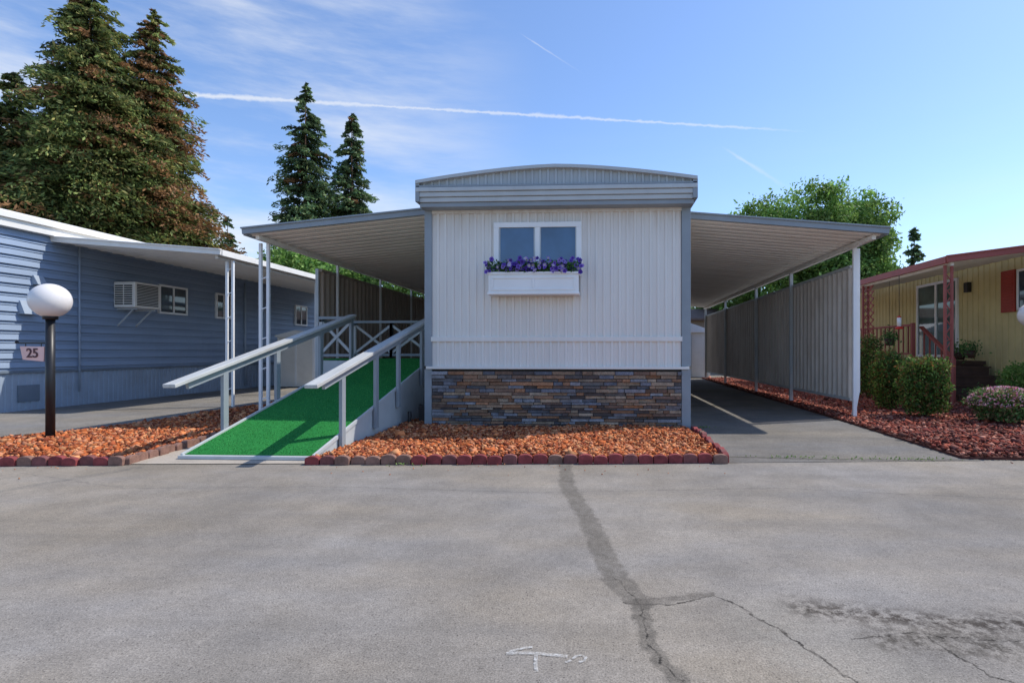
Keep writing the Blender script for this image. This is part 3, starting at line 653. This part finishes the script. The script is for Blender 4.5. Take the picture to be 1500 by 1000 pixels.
# ---------------- trees ----------------
def conifer(name,x,y,H,R,nb,per,pal,seed,z0=.1,size=(.13,.30),brown=0.0,pw=.75):
    r=np.random.default_rng(seed); e=empty(name,(x,y,0)); mb=MB()
    mb.cyl((x,y,0),(x,y,H*.5),R*.075,R*.045,n=10); mb.cyl((x,y,H*.5),(x,y,H*.985),R*.045,.02,n=8)
    t=1-(1-z0)*r.uniform(0,1,nb)**.66; t=np.clip(t,z0,.995); t[:12]=np.linspace(.94,.995,12)
    az=r.uniform(0,2*np.pi,nb)
    L=R*((1-t)/(1-z0))**pw*r.uniform(.40,1.1,nb)+.10
    L*=1+np.clip((1-t)*2.2,0,1)*(.17*np.sin(az*2+t*13+seed)+.14*np.sin(az*4+t*23)+.10*np.sin(az*7-t*41))
    for k in range(0,nb,5):
        zz=t[k]*H; ca,sa=math.cos(az[k]),math.sin(az[k]); l=L[k]*.8
        mb.cyl((x,y,zz),(x+ca*l,y+sa*l,zz+l*.0),max(.02,l*.02),.008,n=5,cap=False)
    mb.build('trunk',M_bark,e)
    tilt=r.uniform(-.15,.45,nb)
    b=np.repeat(np.arange(nb),(per*(L/R*1.1+.12)).astype(int)+6); n=len(b)
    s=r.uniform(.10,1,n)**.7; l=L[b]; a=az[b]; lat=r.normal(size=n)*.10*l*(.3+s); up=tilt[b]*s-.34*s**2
    ca,sa=np.cos(a),np.sin(a)
    c=np.stack([x+ca*s*l-sa*lat,y+sa*s*l+ca*lat,t[b]*H+l*up-np.abs(lat)*.35+r.normal(size=n)*.04*l],1)
    pal=np.array(pal); ci=r.choice(len(pal),n); cols=pal[ci]*r.uniform(.6,1.4,(n,1))*(.25+1.0*s[:,None]**1.5);  # darker towards the trunk: shade of the crown interior put into leaf colour
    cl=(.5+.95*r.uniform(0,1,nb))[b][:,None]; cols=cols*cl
    if brown:
        bb=(r.uniform(0,1,nb)<brown)[b]; cols[bb]=np.array([.34,.18,.08])*r.uniform(.5,1.3,(bb.sum(),1))*(.3+.8*s[bb][:,None])
    dirv=np.stack([ca,sa,np.full(n,-.3)],1)
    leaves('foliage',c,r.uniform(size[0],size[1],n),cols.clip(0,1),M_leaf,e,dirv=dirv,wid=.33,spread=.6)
    return e
RW=[(.16,.21,.06),(.20,.24,.075),(.11,.155,.05),(.29,.27,.09)]
RWd=[(.10,.18,.08),(.14,.22,.085),(.07,.12,.06),(.21,.26,.11)]
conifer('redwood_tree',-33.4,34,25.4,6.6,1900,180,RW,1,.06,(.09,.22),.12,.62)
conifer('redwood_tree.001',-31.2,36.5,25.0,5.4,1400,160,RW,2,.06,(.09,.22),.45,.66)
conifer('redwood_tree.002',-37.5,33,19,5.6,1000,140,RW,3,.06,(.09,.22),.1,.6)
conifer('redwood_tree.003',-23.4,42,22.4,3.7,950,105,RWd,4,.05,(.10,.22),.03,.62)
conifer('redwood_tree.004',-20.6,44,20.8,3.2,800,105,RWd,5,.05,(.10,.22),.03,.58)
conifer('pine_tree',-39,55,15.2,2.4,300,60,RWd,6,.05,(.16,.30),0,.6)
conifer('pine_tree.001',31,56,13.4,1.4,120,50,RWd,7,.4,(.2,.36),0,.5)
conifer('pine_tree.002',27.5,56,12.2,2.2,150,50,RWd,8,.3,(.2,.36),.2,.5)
def broadleaf(name,x,y,lobes,n,pal,size=(.09,.2),seed=0):
    r=np.random.default_rng(seed); e=empty(name,(x,y,0)); mb=MB(); zb=min(l[2]-l[5] for l in lobes)
    mb.cyl((x,y,0),(x,y,max(zb,1.5)),.28,.2,n=10)
    for (lx,ly,lz,rx,ry,rz) in lobes: mb.cyl((x,y,max(zb,1.5)),(x+lx,y+ly,lz),.14,.03,n=7)
    mb.build('trunk',M_bark,e); C=[];K=[]
    vol=np.array([l[3]*l[4]*l[5] for l in lobes]); cnt=(n*vol**.67/(vol**.67).sum()).astype(int); pal=np.array(pal)
    for (lx,ly,lz,rx,ry,rz),m_ in zip(lobes,cnt):
        nc=110; cd=unit(r.normal(size=(nc,3)))*r.uniform(.5,.97,(nc,1)); ci=r.integers(0,nc,m_)
        off=r.normal(size=(m_,3))*.115; d=cd[ci]+off; C.append(d*np.array([rx,ry,rz])+np.array([x+lx,y+ly,lz]))
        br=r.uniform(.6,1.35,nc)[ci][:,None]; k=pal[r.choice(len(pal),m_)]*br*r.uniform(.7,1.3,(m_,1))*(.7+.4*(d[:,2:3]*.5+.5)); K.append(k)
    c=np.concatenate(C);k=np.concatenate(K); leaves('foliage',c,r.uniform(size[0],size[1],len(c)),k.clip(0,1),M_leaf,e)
GR=[(.19,.34,.07),(.14,.26,.06),(.28,.42,.12)]
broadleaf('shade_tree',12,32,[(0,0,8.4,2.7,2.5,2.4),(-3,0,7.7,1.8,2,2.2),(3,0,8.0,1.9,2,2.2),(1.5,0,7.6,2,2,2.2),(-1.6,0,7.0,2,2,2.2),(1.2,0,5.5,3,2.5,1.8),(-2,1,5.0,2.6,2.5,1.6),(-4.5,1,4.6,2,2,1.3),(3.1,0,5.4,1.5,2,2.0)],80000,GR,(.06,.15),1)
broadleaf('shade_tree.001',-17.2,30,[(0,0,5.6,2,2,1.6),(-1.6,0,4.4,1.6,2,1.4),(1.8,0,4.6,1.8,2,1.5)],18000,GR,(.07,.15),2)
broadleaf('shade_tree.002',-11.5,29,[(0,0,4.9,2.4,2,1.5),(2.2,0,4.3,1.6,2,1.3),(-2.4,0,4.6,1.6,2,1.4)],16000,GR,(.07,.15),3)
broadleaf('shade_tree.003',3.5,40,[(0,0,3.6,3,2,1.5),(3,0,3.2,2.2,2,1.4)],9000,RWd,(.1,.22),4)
n=30000; ang=rng.uniform(-1.2,1.2,n); R_=rng.uniform(90,100,n); hh=4+2.2*np.sin(ang*23)+1.4*np.sin(ang*61+1)+rng.normal(size=n)*.3
c=np.stack([np.sin(ang)*R_,np.cos(ang)*R_,rng.uniform(0,1,n)*hh],1)
leaves('distant_tree_row',c,rng.uniform(.5,1.1,n),palette(n,RWd,None,.4),M_leaf)

wp=[]
for cx_,cy_,k,s in((1.45,8.3,60,.1),(3.2,5.98,90,.35),(-2.0,5.4,20,.1),(2.2,6.0,60,.3),(4.45,9.8,80,.2),(-5.2,5.35,30,.3)):
    wp.append(np.stack([rng.normal(cx_,s,k),rng.normal(cy_,.03,k),rng.uniform(.005,.03,k)],1))
wp=np.concatenate(wp); leaves('weeds',wp,rng.uniform(.008,.018,len(wp)),palette(len(wp),[(.14,.24,.06),(.20,.28,.09)],None,.3),M_leaf)

m,nt,b=new_mat('worn_chalk'); nn=noise(nt,objco(nt),60,5,.8)
tr=N(nt,'ShaderNodeBsdfTransparent'); mx_=N(nt,'ShaderNodeMixShader'); nt.links.new(mrange(nt,nn,.40,.62,.08,.72),mx_.inputs[0])
b.inputs['Base Color'].default_value=(.62,.61,.58,1); b.inputs['Roughness'].default_value=.9
out=[x for x in nt.nodes if x.type=='OUTPUT_MATERIAL'][0]; nt.links.new(tr.outputs[0],mx_.inputs[1]); nt.links.new(b.outputs[0],mx_.inputs[2]); nt.links.new(mx_.outputs[0],out.inputs[0])
mb=MB()
def stroke(pts,w):
    P=[Vector(p) for p in pts]; n=[]
    for i in range(len(P)):
        d=(P[min(i+1,len(P)-1)]-P[max(i-1,0)]).normalized(); n.append(Vector((-d.y,d.x))*w/2)
    for i in range(len(P)-1): mb.face([(*(P[i]-n[i]),.004),(*(P[i+1]-n[i+1]),.004),(*(P[i+1]+n[i+1]),.004),(*(P[i]+n[i]),.004)])
stroke([(-.365,2.062),(-.30,2.070),(-.25,2.070),(-.19,2.062),(-.13,2.055)],.019); stroke([(-.355,2.074),(-.33,2.09),(-.30,2.105),(-.27,2.112)],.013)
stroke([(-.25,2.058),(-.245,2.0),(-.235,1.95)],.014); stroke([(-.135,2.015),(-.115,2.03)],.012); stroke([(-.11,2.04),(-.095,2.06),(-.075,2.065),(-.06,2.05),(-.065,2.03),(-.085,2.02)],.012)
mb.build('pavement_marking',m)

# ---------------- world, sun, camera ----------------
S=Vector((.71,.30,1.0)).normalized(); el=math.asin(S.z); az=math.atan2(S.x,S.y)
w=bpy.data.worlds.new('World'); sc.world=w; w.use_nodes=True; nt=w.node_tree; nt.nodes.clear()
sky=N(nt,'ShaderNodeTexSky'); sky.sky_type='NISHITA'; sky.sun_disc=False; sky.sun_elevation=el; sky.sun_rotation=az; sky.air_density=1.0; sky.dust_density=.5; sky.ozone_density=2.0
bg=N(nt,'ShaderNodeBackground'); bg.inputs[1].default_value=.15
nt.links.new(mixc(nt,1.0,sky.outputs[0],(1.14,1.26,1.46),'MULTIPLY'),bg.inputs[0])
bc=N(nt,'ShaderNodeBackground'); bc.inputs[0].default_value=(.90,.94,1,1); bc.inputs[1].default_value=.98
tc=N(nt,'ShaderNodeTexCoord'); D=tc.outputs['Generated']
def dirp(u,v):
    F=Vector((-.0523,.9986,0));R=Vector((.9986,.0523,0)); return (F+R*((u-840)/800)+Vector((0,0,1))*((515-v)/800)).normalized()
def vdot(vec,src=None):
    n=N(nt,'ShaderNodeVectorMath',operation='DOT_PRODUCT'); nt.links.new(src or D,n.inputs[0]); n.inputs[1].default_value=vec; return n.outputs['Value']
wig=mrange(nt,noise(nt,D,70,4,.7),.3,.7,-1,1); wisp=noise(nt,D,38,3,.6)
def trail(a,b_,w0,w1,amt0,amt1):
    A=dirp(*a);B=dirp(*b_); n=A.cross(B).normalized(); T=(B-A).normalized(); t=vdot(T); ta,tb=A.dot(T),B.dot(T)
    d=math_(nt,'ABSOLUTE',math_(nt,'ADD',vdot(n),math_(nt,'MULTIPLY',wig,w0*.2)))
    wd=math_(nt,'MULTIPLY',mrange(nt,t,ta,tb,w0,w1),mrange(nt,wisp,.35,.65,.6,1.35))
    f=mrange(nt,math_(nt,'DIVIDE',d,wd),0,1,1,0,True)
    f=math_(nt,'MULTIPLY',f,mrange(nt,t,ta,tb,amt0,amt1))
    return math_(nt,'MULTIPLY',f,math_(nt,'MULTIPLY',mrange(nt,t,ta-.03,ta+.01,0,1),mrange(nt,t,tb-.10,tb,1,0)))
f=trail((235,136),(1185,193),.0062,.0024,.8,.4)
f=math_(nt,'MAXIMUM',f,trail((1078,228),(1156,277),.003,.006,.35,.5)); f=math_(nt,'MAXIMUM',f,trail((785,64),(855,109),.0018,.002,.45,.2))
mp=N(nt,'ShaderNodeMapping'); mp.inputs['Scale'].default_value=(1.0,1.6,6.5); mp.inputs['Rotation'].default_value=(0,.45,.4); nt.links.new(D,mp.inputs[0])
c1=noise(nt,mp.outputs[0],1.9,8,.60)
leftm=mrange(nt,vdot(dirp(0,90)),.76,.98,0,1,True)
topm=mrange(nt,vdot(dirp(330,20)),.90,1.0,0,.30,True)
lowm=mrange(nt,vdot(Vector((0,0,1))),0,.40,.6,0)
mask=math_(nt,'ADD',math_(nt,'MAXIMUM',leftm,topm),math_(nt,'MULTIPLY',lowm,.4),clamp=True)
ci=math_(nt,'MULTIPLY',mrange(nt,c1,.35,.72,0,.85,True),mask); f=math_(nt,'MAXIMUM',f,ci)
mxs=N(nt,'ShaderNodeMixShader'); nt.links.new(f,mxs.inputs[0]); nt.links.new(bg.outputs[0],mxs.inputs[1]); nt.links.new(bc.outputs[0],mxs.inputs[2])
wo=N(nt,'ShaderNodeOutputWorld'); nt.links.new(mxs.outputs[0],wo.inputs[0])
ld=bpy.data.lights.new('sun','SUN'); ld.energy=4.3; ld.angle=math.radians(.5); ld.color=(1,.94,.84); lo=bpy.data.objects.new('sun',ld); COL.objects.link(lo); lo.rotation_euler=S.to_track_quat('Z','Y').to_euler(); lo.location=(20,20,30)
cd=bpy.data.cameras.new('camera'); cd.lens=19.2; cd.sensor_width=36; cd.shift_x=-.06; cd.shift_y=.01; cd.clip_end=2000; cd.clip_start=.05
co_=bpy.data.objects.new('camera',cd); COL.objects.link(co_); co_.location=(0,0,1.15); co_.rotation_euler=(math.radians(90),0,math.radians(3)); sc.camera=co_
sc.view_settings.view_transform='Standard'; sc.view_settings.look='None'; sc.view_settings.exposure=0
